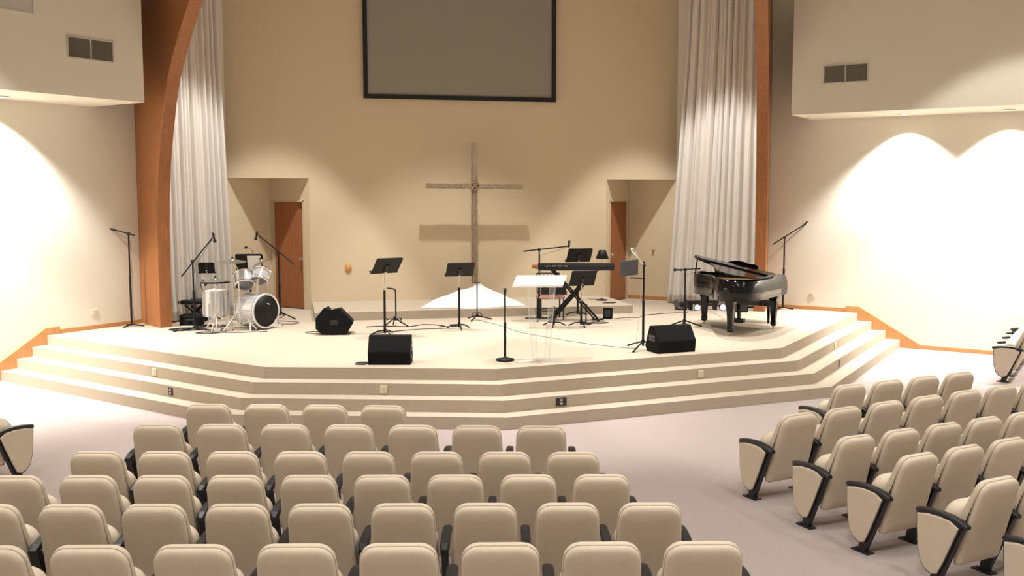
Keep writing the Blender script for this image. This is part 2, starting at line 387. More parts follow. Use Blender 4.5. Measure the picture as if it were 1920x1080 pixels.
# cloth heaped at the foot of the cross
N, RG = 96, 22; rings = []; r_ = random.Random(11)
ph = [r_.uniform(0, 6.28) for _ in range(8)]
for j in range(RG + 1):
    f_ = j / RG; ring = []
    for i in range(N):
        a = 2 * PI * i / N
        tri = lambda x: 2 / PI * math.asin(math.sin(x))
        edge = 1 + .13 * tri(5 * a + ph[0]) + .13 * tri(9 * a + ph[1]) + .05 * tri(17 * a + ph[2])
        rx, ry = .84 * f_ * (1 + (edge - 1) * f_), .36 * f_ * (1 + (edge - 1) * f_)
        x, y = rx * math.cos(a), ry * math.sin(a)
        fold = abs(math.sin(4.5 * a + 2.2 * f_ + ph[3])) * .065 + abs(math.sin(7.5 * a - 3 * f_ + ph[5])) * .03
        z = .13 * math.exp(-((x - .02) / .12) ** 2) * max(0, 1 - f_) + .25 * (1 - f_ ** 1.45) * (1 + .12 * math.sin(2 * a + ph[6])) + fold * math.sin(PI * min(1, f_ * 1.02)) ** .8
        ring.append((x + .17 * (1 - f_), y + .35 * (1 - f_) * .3, max(z, 0) + .006))
    rings.append(ring)
o = MB().loft(list(reversed(rings)), cap=True).build('draped_cloth', 'white', loc=(-.09, -1.36, .75))
tag(o, 'heap of white cloth at the foot of the cross', 'cloth')
# small round things on walls
o = MB().lathe([(0, 0), (.075, 0), (.08, -.01), (.07, -.022), (0, -.026)], (0, 0, 0), (0, 1, 0), 20).build('wall_disc', 'oval', loc=(-2.247, -.001, 1.405)); o.scale = (.8, 1, 1.15)
tag(o, 'small oval oak disc on the back wall left of music stands', 'wall ornament')
o = MB().lathe([(0, 0), (.03, 0), (.03, .02), (.022, .04), (0, .045)], (0, 0, 0), (-R2, -R2, 0), 14).build('wall_stop', 'oval', loc=(OX - .343, .343, 1.657))
tag(o, 'small brown knob on the right niche wall', 'knob')

# ------------------------------------------------------------------ auditorium seats
def rrect(hw, z0, z1, rt, rb, n=5):
    """rounded rectangle outline (x, v), larger radius at the top"""
    pts = []
    for cx, cy, r, a0 in ((hw - rt, z1 - rt, rt, 0), (-hw + rt, z1 - rt, rt, 90), (-hw + rb, z0 + rb, rb, 180), (hw - rb, z0 + rb, rb, 270)):
        for i in range(n + 1):
            a = math.radians(a0 + 90 * i / n); pts.append((cx + r * math.cos(a), cy + r * math.sin(a)))
    return pts
REC = math.atan2(.19, .66)         # recline of the backrest
BD = Vector((0, -math.sin(REC), math.cos(REC))); BN = Vector((0, math.cos(REC), math.sin(REC)))
B0 = Vector((0, -.15, .16)); BL = .668
def cushion_rings(layers, hw, z0, z1, rt, rb, thick=None):
    rings = []
    for t, ins in layers:
        ring = []
        for x, v in rrect(hw - ins, z0 + ins, z1 - ins, max(rt - ins, .01), max(rb - ins, .01)):
            tt = t * thick(v) if thick else t
            bow = -.016 * max(0, (v - .45) / .24) ** 2      # the top rolls back a little
            taper = 1.03 - .13 * max(0, (v - .2) / .47)
            ring.append(B0 + Vector((x * taper, 0, 0)) + BD * v + BN * (tt + bow * 0))
        rings.append(ring)
    return rings
def seat_meshes():
    d = {}
    th = lambda v: 1.0 + .85 * max(0, min(1, (.5 - v) / .3))
    d['back_panel'] = (MB().loft(cushion_rings([(-.006, .09), (-.003, .05), (.002, .025), (.010, .010), (.022, .003), (.036, .003)], .223, 0, BL, .095, .04)), 'fabric')
    d['piping'] = (MB().loft(cushion_rings([(.036, .006), (.038, -.001), (.043, -.001), (.045, .006)], .223, 0, BL, .095, .04)), 'piping')
    d['back_cushion'] = (MB().loft(cushion_rings([(.045, .004), (.058, -.002), (.075, .002), (.088, .014), (.097, .035), (.100, .07)], .223, .02, BL, .095, .04, th)), 'fabric')
    # tipped-up seat pad
    ax = Vector((0, -.22, .975)).normalized(); nn = Vector((0, .975, .22)).normalized(); o = Vector((0, -.005, .20)); rings = []
    for t, ins in ((-.015, .04), (0, .012), (.03, 0), (.075, 0), (.105, .012), (.12, .045)):
        rings.append([o + Vector((x, 0, 0)) + ax * v + nn * (t - .03) for x, v in rrect(.215 - ins, ins, .415 - ins, .11, .05)])
    d['seat'] = (MB().loft(rings), 'fabric')
    def standard(x):
        m = MB()
        w = .022
        prof = [(-.035, .005), (.03, .005), (.012, .10), (-.165, .48), (-.235, .48), (-.085, .12)]
        m.loft([[(x - w, s, z) for s, z in prof], [(x + w, s, z) for s, z in prof]], smooth=False)
        return m
    def foot(x):
        return MB().box((x, 0, .006), (.075, .17, .012)).box((x, -.0, .018), (.05, .09, .014))
    def arm(x):
        top = [(-.262, .508), (-.20, .532), (-.12, .547), (-.03, .551), (.06, .546), (.13, .536), (.168, .528)]
        rings = []
        for i, (s, z) in enumerate(top):
            e = .026 if i == 0 else .022 if i == len(top) - 1 else .032
            h = .028 if i in (0, len(top) - 1) else .04
            rings.append([(x - e, s, z - h), (x - e, s, z - .008), (x - e + .007, s, z), (x + e - .007, s, z), (x + e, s, z - .008), (x + e, s, z - h)])
        return MB().loft(rings, smooth=False)
    shield = [(.150, .505), (.146, .40), (.135, .26), (.105, .145), (.06, .095), (.0, .072), (-.05, .088), (-.10, .19), (-.16, .33), (-.225, .485), (-.15, .522), (-.05, .53), (.06, .525)]
    cx = sum(p[0] for p in shield) / len(shield); cz = sum(p[1] for p in shield) / len(shield)
    inner = [(cx + (s - cx) * .93, cz + (z - cz) * .95) for s, z in shield]
    def panel(x, sg):
        m = MB(); m.loft([[(x + sg * .016, s, z) for s, z in shield], [(x + sg * .034, s, z) for s, z in shield]], smooth=False); return m
    def inset(x, sg):
        m = MB(); m.loft([[(x + sg * .034, s, z) for s, z in inner], [(x + sg * .042, s, z) for s, z in inner], [(x + sg * .045, cx + (s - cx) * .95, cz + (z - cz) * .95) for s, z in inner]], smooth=False); return m
    X = .27
    for sg, nm in ((-1, 'L'), (1, 'R')):
        d['armrest' + nm] = (arm(sg * X), 'seatblack'); d['standard' + nm] = (standard(sg * X), 'seatblack'); d['foot_plate' + nm] = (foot(sg * X), 'seatblack')
        d['end_panel' + nm] = (panel(sg * X, sg), 'seatblack'); d['panel_inset' + nm] = (inset(sg * X, sg), 'fabric')
    return d
SEAT = {}
for k, (mb, mt) in seat_meshes().items():
    o = mb.build(k, mt, bevel=.006 if k[:3] in ('arm', 'sta') else 0)
    SEAT[k] = o; COL.objects.unlink(o)
def place_seat(x, y, ang, sx, label, group, left_end, right_end):
    r = thing('auditorium_seat', label, 'seat', (x, y, 0), ang, group); r.scale = (sx, 1, 1)
    def part(k, nm, parent):
        c = SEAT[k].copy(); COL.objects.link(c); c.name = nm; c.parent = parent; return c
    for k in ('back_panel', 'back_cushion', 'seat'): c = part(k, k, r)
    part('piping', 'piping', r)
    for sg, end in (('L', left_end), ('R', right_end)):
        if sg == 'L' or end:
            part('armrest' + sg, 'armrest', r); s_ = part('standard' + sg, 'standard', r); part('foot_plate' + sg, 'foot_plate', s_)
            if end:
                p_ = part('end_panel' + sg, 'end_panel', r); part('panel_inset' + sg, 'panel_inset', p_)
ORD = ['first', 'second', 'third', 'fourth', 'fifth', 'sixth', 'seventh', 'eighth', 'ninth', 'tenth']
# (row name, seats, first seat top, step, block, extra seats before / after)
LROWS = [(4, (-4.060, -9.618), (.542, -.142), 0), (7, (-4.416, -10.385), (.541, -.129), 0), (8, (-4.751, -11.252), (.516, -.115), 0),
         (8, (-4.677, -11.944), (.510, -.107), 2), (8, (-4.649, -12.617), (.522, -.109), 1), (7, (-4.375, -13.435), (.572, -.114), 1)]
RROWS = [(4, (2.477, -10.032), (.530, .125), 0), (6, (1.254, -11.197), (.548, .153), 1), (5, (1.311, -12.046), (.500, .118), 1),
         (3, (1.461, -12.668), (.509, .134), 1), (1, (1.608, -13.364), (.515, .135), 1), (1, (1.80, -14.03), (.515, .135), 0)]
def seat_row(n, p, st, k0, k1, namer, group):
    ang = math.atan2(st[1], st[0]); sp = math.hypot(*st); f = (-math.sin(ang), math.cos(ang))
    for i in range(-k0, n + k1):
        x = p[0] + st[0] * i + f[0] * .315; y = p[1] + st[1] * i + f[1] * .315
        place_seat(x, y, ang, sp / .54, namer(i), group, i == -k0, i == n + k1 - 1)
for ri, (n, p, st, ex) in enumerate(LROWS):
    rn = 'front row' if ri == 0 else ORD[ri] + ' row'
    seat_row(n, p, st, ex, 0, lambda i, n=n, rn=rn: 'tan folding seat, %s from the right end, %s of the left block' % (ORD[n - 1 - i], rn), 'seats of the left block')
for ri, (n, p, st, ex) in enumerate(RROWS):
    rn = 'front row' if ri == 0 else ORD[ri] + ' row'
    seat_row(n, p, st, 0, ex, lambda i, rn=rn: 'tan folding seat, %s from the aisle end, %s of the right block' % (ORD[i], rn), 'seats of the right block')
# far right block seen from its end, and one seat of the far left block
fa = math.radians(45)
for i in range(4):
    x, y = 7.16 + R2 * (.3 + .6 * i), -6.5 + R2 * (.3 + .6 * i)
    place_seat(x, y, fa, .6 / .54, 'tan folding seat, %s from the near end of the row at the right wall' % ORD[i], 'seats by the right wall', i == 0, i == 3)
la = math.radians(-40)
for i in range(2):
    c, s_ = math.cos(la), math.sin(la)
    x, y = -5.90 - c * (.28 + .55 * i), -8.93 - s_ * (.28 + .55 * i)
    place_seat(x, y, la, 1.0, 'tan folding seat, %s at the left picture edge facing the stage steps' % ('nearest' if i == 0 else 'outer'), 'seats of the far left block', i == 1, i == 0)

# ------------------------------------------------------------------ stage equipment
Z = .6
CR = -YAW                         # turns local x to run across the view
def legs_tripod(t, r, h, hub=.05, m='black', n=3, a0=.4, thick=.012, z0=.013):
    MB().lathe([(.016, h - hub), (.026, h - hub + .01), (.026, h), (.016, h + .01)], seg=12).build('hub', m, t)
    for i in range(n):
        a = a0 + 2 * PI * i / n; e = (r * math.cos(a), r * math.sin(a), z0)
        l = MB().tube([(.015 * math.cos(a), .015 * math.sin(a), h - hub / 2), e], thick, 7).build('leg', m, t)
        MB().tube([Vector(e) * .94 + Vector((0, 0, .002)), Vector(e)], .013, 7).build('rubber_foot', 'rubber', l)
def mic_body(t, p, d, m='black', L=.17):
    """hand-held microphone: grille at p + d*L"""
    d = Vector(d).normalized(); p = Vector(p)
    b_ = MB().lathe([(.009, 0), (.012, .02), (.017, L * .7), (.018, L * .72)], p, d, 12).build('microphone', m, t)
    MB().lathe([(.018, L * .70), (.026, L * .75), (.028, L * .85), (.022, L * .95), (.008, L)], p, d, 12).build('mic_grille', 'grill' if m == 'black' else 'chrome', b_)
    MB().lathe([(.016, .02), (.021, .025), (.021, .06), (.016, .065)], p, d, 12).build('mic_clip', 'rubber', b_)
def mic_stand(label, loc, h, base='tripod', boom=None, mic=None, rz=CR, r=.32, micm='black', a0=.4, lower=.55):
    t = thing('microphone_stand', label, 'microphone stand', (*loc, Z), rz)
    if base == 'tripod': legs_tripod(t, r, .14, a0=a0)
    elif base == 'low':
        legs_tripod(t, r, .05, hub=.03, a0=a0)
    else:
        MB().lathe([(0, 0), (.118, 0), (.125, .01), (.12, .024), (.05, .034), (.02, .05), (.016, .07)], seg=24).build('round_base', 'black', t)
    MB().tube([(0, 0, .05), (0, 0, h * lower)], .018, 10).build('lower_tube', 'black', t)
    MB().tube([(0, 0, h * lower), (0, 0, h)], .013, 10).build('upper_tube', 'black', t)
    MB().lathe([(.014, h * lower - .03), (.02, h * lower - .025), (.02, h * lower + .025), (.014, h * lower + .03)], seg=12).build('clutch', 'rubber', t)
    if boom:
        a, c = Vector(boom[0]), Vector(boom[1])
        bo = MB().tube([a, c], .011, 8).build('boom_arm', 'black', t)
        MB().tube([a, a + (c - a).normalized() * .09], .0135, 8).build('counterweight', 'rubber', bo)
        MB().box((0, 0, h), (.05, .05, .05)).build('boom_clamp', 'rubber', t, bevel=.008)
        # lead clipped along the boom and down the pole
        q = [c + Vector((0, 0, -.01)), (c * .6 + Vector((0, 0, h)) * .4) + Vector((0, .01, -.06)), Vector((.015, .02, h - .1)), Vector((.03, .02, h * .6)), Vector((.02, .02, h * .3)), Vector((.03, .04, .01))]
        MB().tube(q, .003, 5).build('lead', 'rubber', t)
    if mic: mic_body(t, mic[0], mic[1], micm, L=mic[2] if len(mic) > 2 else .17)
    return t
mic_stand('black boom microphone stand against the left wall by the arch', (-5.95, -1.82), 1.56, 'low', ((.10, 0, 1.535), (-.24, 0, 1.63)), ((-.20, 0, 1.62), (-1, -.1, .22), .2), r=.20, a0=.2)
mic_stand('black boom microphone stand left of the drums, arm raised rightwards', (-4.87, -2.5), 1.13, 'low', ((-.19, 0, .88), (.34, 0, 1.52)), ((.34, 0, 1.60), (.25, -.1, -1)), r=.36, a0=-.35)
mic_stand('black boom microphone stand right of the drums by the door', (-3.53, -1.22), 1.17, 'tripod', ((.28, 0, .97), (-.36, 0, 1.50)), ((-.37, 0, 1.57), (-.2, -.1, -1)), r=.36, a0=-.5)
mic_stand('black straight microphone stand with round base, front of stage', (-.51, -6.5), .89, 'round')
MB().lathe([(.012, .88), (.017, .89), (.02, .93), (.024, .97), (.018, .972), (.014, .93)], seg=12).build('mic_clip', 'rubber', bpy.data.objects['microphone_stand.003'])
mic_stand('boom microphone stand left of the keyboard', (.96, -2.43), 1.25, 'low', ((-.28, 0, 1.22), (.50, 0, 1.31)), ((.52, 0, 1.28), (.06, 0, 1), .13), r=.30)
t = mic_stand('tripod microphone stand with silver microphone near the right floor monitor', (1.62, -5.98), 1.26, 'tripod', None, ((.03, 0, 1.17), (-.60, -.05, .80), .36), r=.36, a0=.0, micm='chrome')
MB().tube([(.02, 0, 1.02), (-.2, 0, 1.03)], .008, 8).build('desk_arm', 'black', t)
MB().tube([(-.02, -.02, 1.1), (-.05, -.03, .7), (-.08, -.05, .35), (-.12, -.08, .02)], .003, 5).build('lead', 'ventlite', t)
o = MB().box((-.21, 0, 1.17), (.27, .012, .23), Euler((.25, -.08, .25))).build('small_desk', 'grey', t, bevel=.004)
mic_stand('low boom microphone stand left of the grand piano', (3.1, -3.9), .97, 'tripod', ((-.10, 0, .965), (.26, .05, .985)), ((-.03, 0, .967), (-1, 0, 0)), r=.30, a0=.1)
mic_stand('tall boom microphone stand by the right wall behind the piano', (5.98, -1.82), 1.39, 'low', ((-.22, 0, 1.26), (.42, 0, 1.67)), ((.40, 0, 1.69), (1, 0, .12), .2), r=.20, a0=-.35)

def music_stand(label, loc, zb, dh, w=.46, yaw=0.0, tilt=.7, z0=Z, base=True, group='black music stands', name='music_stand', lower=.62, sheet=False):
    """desk seen from its back; bottom edge at zb above the stage, slanted height dh"""
    t = thing(name, label, 'music stand', (*loc, z0), CR, group)
    if base:
        for i in range(3):
            a = .5 + yaw + 2 * PI * i / 3; e = Vector((.22 * math.cos(a), .22 * math.sin(a), .008))
            MB().tube([(0, 0, .075), e * .55 + Vector((0, 0, .055)), e], .011, 7).build('leg', 'black', t)
        MB().lathe([(.02, .05), (.024, .06), (.024, .10), (.018, .11)], seg=12).build('hub', 'black', t)
    MB().tube([(0, 0, .03), (0, 0, zb * lower)], .018, 10).build('lower_tube', 'black', t)
    MB().tube([(0, 0, zb * lower), (0, 0, zb + .03)], .010, 10).build('upper_tube', 'chrome', t)
    # desk: leans towards the viewer at the top, turned by yaw
    R = Euler((tilt, 0, yaw)).to_matrix(); o_ = Vector((0, 0, zb))
    def P(x, y, z): return o_ + R @ Vector((x, y, z))
    m = MB(); q = [(-w / 2, 0), (w / 2, 0), (w / 2, dh - .02), (w / 2 - .02, dh), (-w / 2 + .02, dh), (-w / 2, dh - .02)]
    m.loft([[P(x, .006, z) for x, z in q], [P(x, -.006, z) for x, z in q]], smooth=False)
    d = m.build('desk', 'black', t)
    m = MB(); m.loft([[P(x, y, z) for y, z in ((-.006, -.01), (.06, -.01), (.06, .0), (-.006, .0))] for x in (-w / 2 - .01, w / 2 + .01)], smooth=False); m.build('ledge', 'black', d)
    m = MB(); m.loft([[P(x, y, z) for x, z in ((-.03, .03), (.03, .03), (.03, .17), (-.03, .17))] for y in (-.007, -.022)], smooth=False); m.build('desk_bracket', 'rubber', d)
    MB().lathe([(.0, 0), (.012, 0), (.012, .03), (0, .032)], P(0, -.02, .05), R @ Vector((0, -1, 0)), 10).build('tilt_knob', 'chrome', d)
    if sheet:
        m = MB(); m.loft([[P(x, y, z) for x, z in ((-.03, .0), (.20, -.0), (.20, dh * .92), (-.03, dh * .92))] for y in (-.024, -.027)], smooth=False)
        s_ = m.build('paper_sheet', 'paper'); s_.parent = None; s_.location = t.location; s_.rotation_euler = t.rotation_euler
        tag(s_, 'white paper sheet on the music stand behind the drums', 'paper')
    return t
music_stand('black music stand turned right, left of the cross', (-1.87, -3.73), .99, .32, yaw=.62, tilt=.72, lower=.72)
music_stand('black music stand in front of the white cloth', (-.61, -3.3), .885, .30, yaw=.27, tilt=.72, lower=.78)
music_stand('black music stand standing behind the keyboard', (1.80, -1.98), 1.0, .30, yaw=.25, tilt=.6)
music_stand('black music stand in front of the keyboard legs', (1.45, -3.41), .70, .31, yaw=.25, tilt=.6, w=.44)
music_stand('low black music stand behind the acrylic lectern', (1.0, -3.31), .55, .30, yaw=-.1, tilt=.75, w=.42)
music_stand('black music stand holding white sheet behind the toms', (-4.02, -1.42), .90, .30, w=.47, yaw=.12, tilt=.35, sheet=True)
music_stand('small black desk on a stand behind the floor tom', (-4.77, -1.18), .84, .19, w=.28, yaw=.12, tilt=.25)
# gooseneck clip lamp on the drummer's stand
o = MB().tube([(-3.98, -1.46, 1.76), (-3.96, -1.47, 1.80), (-3.99, -1.48, 1.87), (-4.06, -1.5, 1.90)], .005, 6).build('clip_lamp', 'black')
MB().lathe([(.008, 0), (.02, .02), (.02, .05), (.0, .052)], (-4.05, -1.5, 1.905), (-1, 0, -.35), 10).build('lamp_head', 'black', o)
tag(o, 'thin gooseneck clip lamp above the white sheet', 'lamp')

# guitar stands
t = thing('guitar_stand', 'black guitar stand with a hooked neck rest', 'guitar stand', (-1.62, -2.74, Z), CR)
MB().tube([(.02, 0, .1), (.02, 0, .58), (.01, 0, .62), (-.03, 0, .64), (-.12, 0, .65)], .012, 8).build('neck_rest', 'black', t)
legs_tripod(t, .24, .16, a0=-.3)
for s_ in (-1, 1): MB().tube([(0, 0, .13), (s_ * .10, -.03, .13), (s_ * .12, -.10, .12), (s_ * .12, -.13, .16)], .009, 7).build('cradle_arm', 'black', t)
t = thing('guitar_stand', 'black guitar stand with a T-shaped top by the cloth', 'guitar stand', (-.11, -2.19, Z), CR)
MB().tube([(0, 0, .1), (0, 0, .66)], .011, 8).build('post', 'black', t)
MB().tube([(-.055, 0, .66), (.055, 0, .66)], .010, 8).build('yoke', 'black', t)
legs_tripod(t, .27, .10, a0=.15)
for s_ in (-1, 1): MB().tube([(0, 0, .12), (s_ * .05, -.02, .13), (s_ * .085, -.04, .10), (s_ * .09, -.06, .05)], .009, 7).build('cradle_arm', 'black', t)

# floor monitors: prism with a sloped front
def wedge(label, loc, rz, w=.56, d=.38, h=.36, grill_back=False):
    t = thing('floor_monitor', label, 'floor monitor', (*loc, Z), rz, 'black floor monitors')
    prof = [(-d / 2, 0), (d / 2 - .07, 0), (d / 2, .09), (d / 2 - .10, h - .02), (d / 2 - .16, h), (-d / 2 + .04, .19), (-d / 2, .16)]
    prof = [(-d / 2 + .02, 0), (d / 2 - .06, 0), (d / 2, .07), (d * .18, h), (-d * .12, h), (-d / 2, .17)]
    MB().loft([[(-w / 2, y, z) for y, z in prof], [(w / 2, y, z) for y, z in prof]], smooth=False).build('cabinet', 'blackf', t, bevel=.012)
    # grille on the far sloping baffle
    a, c = Vector((0, d / 2, .07)), Vector((0, d * .18, h)); n = Vector((0, (c - a).z, -(c - a).y)).normalized()
    q = [Vector((x, 0, 0)) + a + (c - a) * s for x, s in ((-w / 2 + .03, .06), (w / 2 - .03, .06), (w / 2 - .03, .94), (-w / 2 + .03, .94))]
    MB().plate(q, n * .012).build('grille', 'grill', t)
    for s in (-1, 1):
        m = MB().box((s * w / 2, .0, .20), (.008, .16, .08)); hp = m.build('handle_cup', 'grey', t, bevel=.003)
        MB().box((s * (w / 2 + .005), 0, .20), (.012, .11, .022)).build('handle_bar', 'rubber', hp)
    MB().box((w / 2, -.02, .09), (.008, .08, .05)).build('connector_plate', 'grey', t)
    return t
wedge('black wedge floor monitor at the middle front of the stage', (-2.02, -6.35), CR, .55, .36, .37)
wedge('black wedge floor monitor at the right front near the piano', (1.95, -6.20), CR + .38, .60, .38, .37)
# the left one stands on its end, back to the hall
t = thing('floor_monitor', 'black floor monitor standing on its side at left centre', 'floor monitor', (-2.63, -3.40, Z), CR + .08, 'black floor monitors')
oct_ = [(-.29, .10), (-.19, .015), (-.05, 0), (.19, .01), (.24, .09), (.27, .145), (.30, .19), (.275, .225), (.085, .42), (-.01, .395), (-.10, .405), (-.13, .44), (-.17, .42), (-.29, .27)]
MB().loft([[(x, -.18, z) for x, z in oct_], [(x * .94, .22, z * .94 + .006) for x, z in oct_]], smooth=False).build('cabinet', 'blackf', t, bevel=.012)
MB().box((.0, -.185, .2), (.12, .012, .08)).build('connector_plate', 'rubber', t, bevel=.003)
MB().lathe([(.0, 0), (.03, 0), (.02, .02), (0, .02)], (-.04, -.02, .385), (0, 0, 1), 12).build('pole_socket', 'chrome', t)

# acrylic lectern
t = thing('acrylic_lectern', 'clear acrylic lectern with slanted top at stage front', 'lectern', (-.02, -6.62, Z), CR)
MB().box((0, 0, .012), (.58, .34, .022)).build('base_plate', 'acryl', t, bevel=.004)
for xt, xb in ((-.185, -.10), (.125, .05)):                    # two channel-shaped posts leaning outwards
    def post(x0, x1, y0, y1, m_, nm, par):
        return MB().loft([[(xb + a, b2, .022) for a, b2 in ((x0, y0), (x1, y0), (x1, y1), (x0, y1))], [(xt + a, b2 * 1.2, 1.02) for a, b2 in ((x0, y0), (x1, y0), (x1, y1), (x0, y1))]], smooth=False).build(nm, m_, par)
    pp = post(-.035, .035, -.09, -.08, 'acryl', 'post', t)
    sg = -1 if xt < 0 else 1
    post(sg * .035 - .005, sg * .035 + .005, -.09, .10, 'acryl', 'post_side', pp)
    for e_ in (-.035, .035): post(e_ - .004, e_ + .004, -.094, -.086, 'acryltop', 'post_edge', pp)
MB().box((-.02, .0, .55), (.26, .20, .012)).build('shelf', 'acryl', t)
tp = [(-.41, -.20, 1.00), (.25, -.20, 1.01), (.33, .21, 1.115), (-.35, .21, 1.11)]
MB().plate(tp, (0, 0, .016)).build('reading_top', 'acryltop', t, bevel=.003)
MB().box((-.08, -.205, 1.02), (.66, .014, .035)).build('front_lip', 'acryltop', t)

# keyboard on X stand
KX, KY = 1.55, -2.60
t = thing('stage_keyboard', 'long black stage keyboard on its X stand', 'keyboard', (KX, KY, Z), CR)
MB().box((.03, 0, .945), (1.33, .30, .105)).build('keyboard_body', 'rubber', t, bevel=.012)
MB().loft([[(-.635, -.15, .915), (-.635, .15, .915), (-.635, .15, .995), (-.635, -.15, .995)], [(-.74, -.10, .93), (-.74, .10, .93), (-.74, .10, .98), (-.74, -.10, .98)]], smooth=False).build('end_cheek', 'door', t, bevel=.01)
MB().box((.03, -.105, 1.008), (1.33, .09, .03)).build('control_panel', 'rubber', t, bevel=.006)
for i in range(12): MB().box((-.52 + i * .035, -.152, .972), (.022, .006, .016)).build('rear_socket', 'ventlite' if i % 3 else 'grey', t)
m = MB()
for i in range(52): m.box((-.58 + i * .0232, .075, .999), (.0215, .13, .008))
o = m.build('white_keys', 'paper', t); o['kind'] = 'stuff'
m = MB()
for i in range(52):
    if i % 7 not in (2, 6): m.box((-.568 + i * .0232, .045, 1.006), (.012, .08, .010))
o = m.build('black_keys', 'lacquer', t); o['kind'] = 'stuff'
t = thing('keyboard_stand', 'black double-braced X stand under the keyboard', 'stand', (KX, KY, Z), CR)
for y in (-.10, .10):
    for s in (-1, 1):
        MB().tube([(s * -.42, y, .03), (s * .36, y, .89)], .018, 8).build('brace', 'black', t)
        MB().tube([(s * -.36, y * .7, .03), (s * .40, y * .7, .89)], .012, 8).build('brace', 'black', t)
for s in (-1, 1):
    MB().tube([(s * .40, -.17, .895), (s * .40, .17, .895)], .018, 8).build('support_bar', 'black', t)
    MB().tube([(s * -.42, -.20, .022), (s * -.42, .20, .022)], .020, 8).build('foot_bar', 'black', t)
MB().lathe([(.05, -.12), (.05, .12)], (0, 0, .48), (0, 1, 0), 14).build('pivot', 'black', t)
# chair at the keyboard
t = thing('keyboard_chair', 'small chair with dusty pink seat at the keyboard', 'chair', (1.20, -2.28, Z), CR + .15)
rings = []
for z_, ins in ((.37, .02), (.385, 0), (.42, 0), (.435, .03)): rings.append([(x, y, z_) for x, y in rrect(.24 - ins, -.21 + ins, .21 - ins, .06, .06)])
MB().loft(rings).build('seat', 'pinkf', t)
for x in (-.20, .21):
    for y in (-.18, .18): MB().tube([(x, y, 0), (x, y, .38)], .014, 8).build('leg', 'rubber', t)
for x in (-.20, .21): MB().tube([(x, .18, .38), (x, .24, .80)], .012, 8).build('back_post', 'rubber', t)
for x in (-.08, .0, .08): MB().tube([(x, .195, .48), (x, .235, .78)], .008, 6).build('back_spindle', 'rubber', t)
for z_ in (.48, .80): MB().tube([(-.20, .20 if z_ < .6 else .24, z_), (.21, .20 if z_ < .6 else .24, z_)], .012, 8).build('back_rail', 'rubber', t)
for y in (-.18, .18): MB().tube([(-.20, y, .16), (.21, y, .16)], .008, 6).build('stretcher', 'rubber', t)
# lamp on the dais
t = thing('floor_lamp', 'small floor lamp with dark tapered shade on the dais', 'lamp', (2.62, -.85, .75), CR)
MB().lathe([(0, 0), (.11, 0), (.12, .008), (.10, .016), (.02, .026), (.01, .04)], seg=24).build('base', 'black', t)
MB().tube([(0, 0, .02), (0, 0, .84)], .006, 8).build('pole', 'chrome', t)
MB().lathe([(.125, .82), (.128, .825), (.07, .98), (.06, .985), (.055, .98), (.115, .825)], seg=24).build('lamp_shade', 'black', t)
# little pedal box and amplifier by the keyboard
t = thing('monitor_box', 'small black tilted speaker box right of the keyboard stand', 'speaker', (2.2, -2.50, Z), CR - .25)
MB().loft([[(x, y, z) for y, z in ((-.07, 0), (.06, 0), (.09, .18), (-.02, .20))] for x in (-.07, .09)], smooth=False).build('cabinet', 'blackf', t, bevel=.006)
MB().box((.01, -.05, .10), (.11, .01, .13), Euler((-.25, 0, 0))).build('grille', 'grill', t)
t = thing('sustain_pedal', 'low black foot pedal under the keyboard', 'pedal', (1.98, -2.62, Z), CR)
MB().box((0, 0, .012), (.20, .10, .024)).build('pedal_base', 'rubber', t, bevel=.004)
MB().box((0, -.02, .036), (.07, .16, .014), Euler((.12, 0, 0))).build('pedal_plate', 'chrome', t, bevel=.003)
t = thing('round_stand', 'short black post stand with round base by the keyboard', 'stand', (1.62, -3.12, Z), CR)
MB().lathe([(0, 0), (.10, 0), (.105, .01), (.09, .018), (.018, .03)], seg=24).build('round_base', 'black', t)
MB().tube([(0, 0, .02), (0, 0, .30)], .012, 8).build('post', 'black', t)
MB().lathe([(.018, .28), (.022, .29), (.022, .34), (.015, .345)], seg=12).build('cap', 'rubber', t)

# ------------------------------------------------------------------ drum kit
def lugs(t, o, ax, r, h0, h1, n=8):
    ax = Vector(ax).normalized(); u = ax.orthogonal().normalized(); q = ax.cross(u)
    for i in range(n):
        d = u * math.cos(2 * PI * i / n) + q * math.sin(2 * PI * i / n)
        MB().tube([Vector(o) + d * (r + .014) + ax * h0, Vector(o) + d * (r + .014) + ax * h1], .007, 6).build('tension_rod', 'chrome', t)
def drum(t, o, ax, r, L, prefix='', heads=('head', 'head'), n=8, shell='silver'):
    """o: bottom centre, ax: towards the top"""
    o = Vector(o)
    MB().lathe([(r, 0), (r, L)], o, ax, 32).build(prefix + 'shell', shell, t)
    MB().lathe([(0, -.004), (r * .97, -.004), (r * .97, .004), (0, .004)], o, ax, 32).build(prefix + 'bottom_head', heads[0], t)
    MB().lathe([(0, L - .004), (r * .97, L - .004), (r * .97, L + .004), (0, L + .004)], o, ax, 32).build(prefix + 'top_head', heads[1], t)
    for h in (0, L): MB().lathe([(r - .012, h - .012), (r + .016, h - .012), (r + .016, h + .012), (r - .012, h + .012), (r - .012, h - .012)], o, ax, 32).build(prefix + 'hoop', 'chrome', t)
    lugs(t, o, ax, r, 0, L, n)
def stand_legs(t, r, h, m='chrome', a0=.3):
    for i in range(3):
        a = a0 + 2 * PI * i / 3; c, s = math.cos(a), math.sin(a)
        l = MB().tube([(.012 * c, .012 * s, h), (r * c, r * s, .02)], .014, 7).build('leg', m, t)
        MB().tube([(r * .55 * c, r * .55 * s, h * .45), (0, 0, .08)], .006, 6).build('leg_brace', m, l)
        MB().tube([(r * c * .97, r * s * .97, .028), (r * c * 1.02, r * s * 1.02, .012)], .014, 7).build('rubber_foot', 'rubber', l)
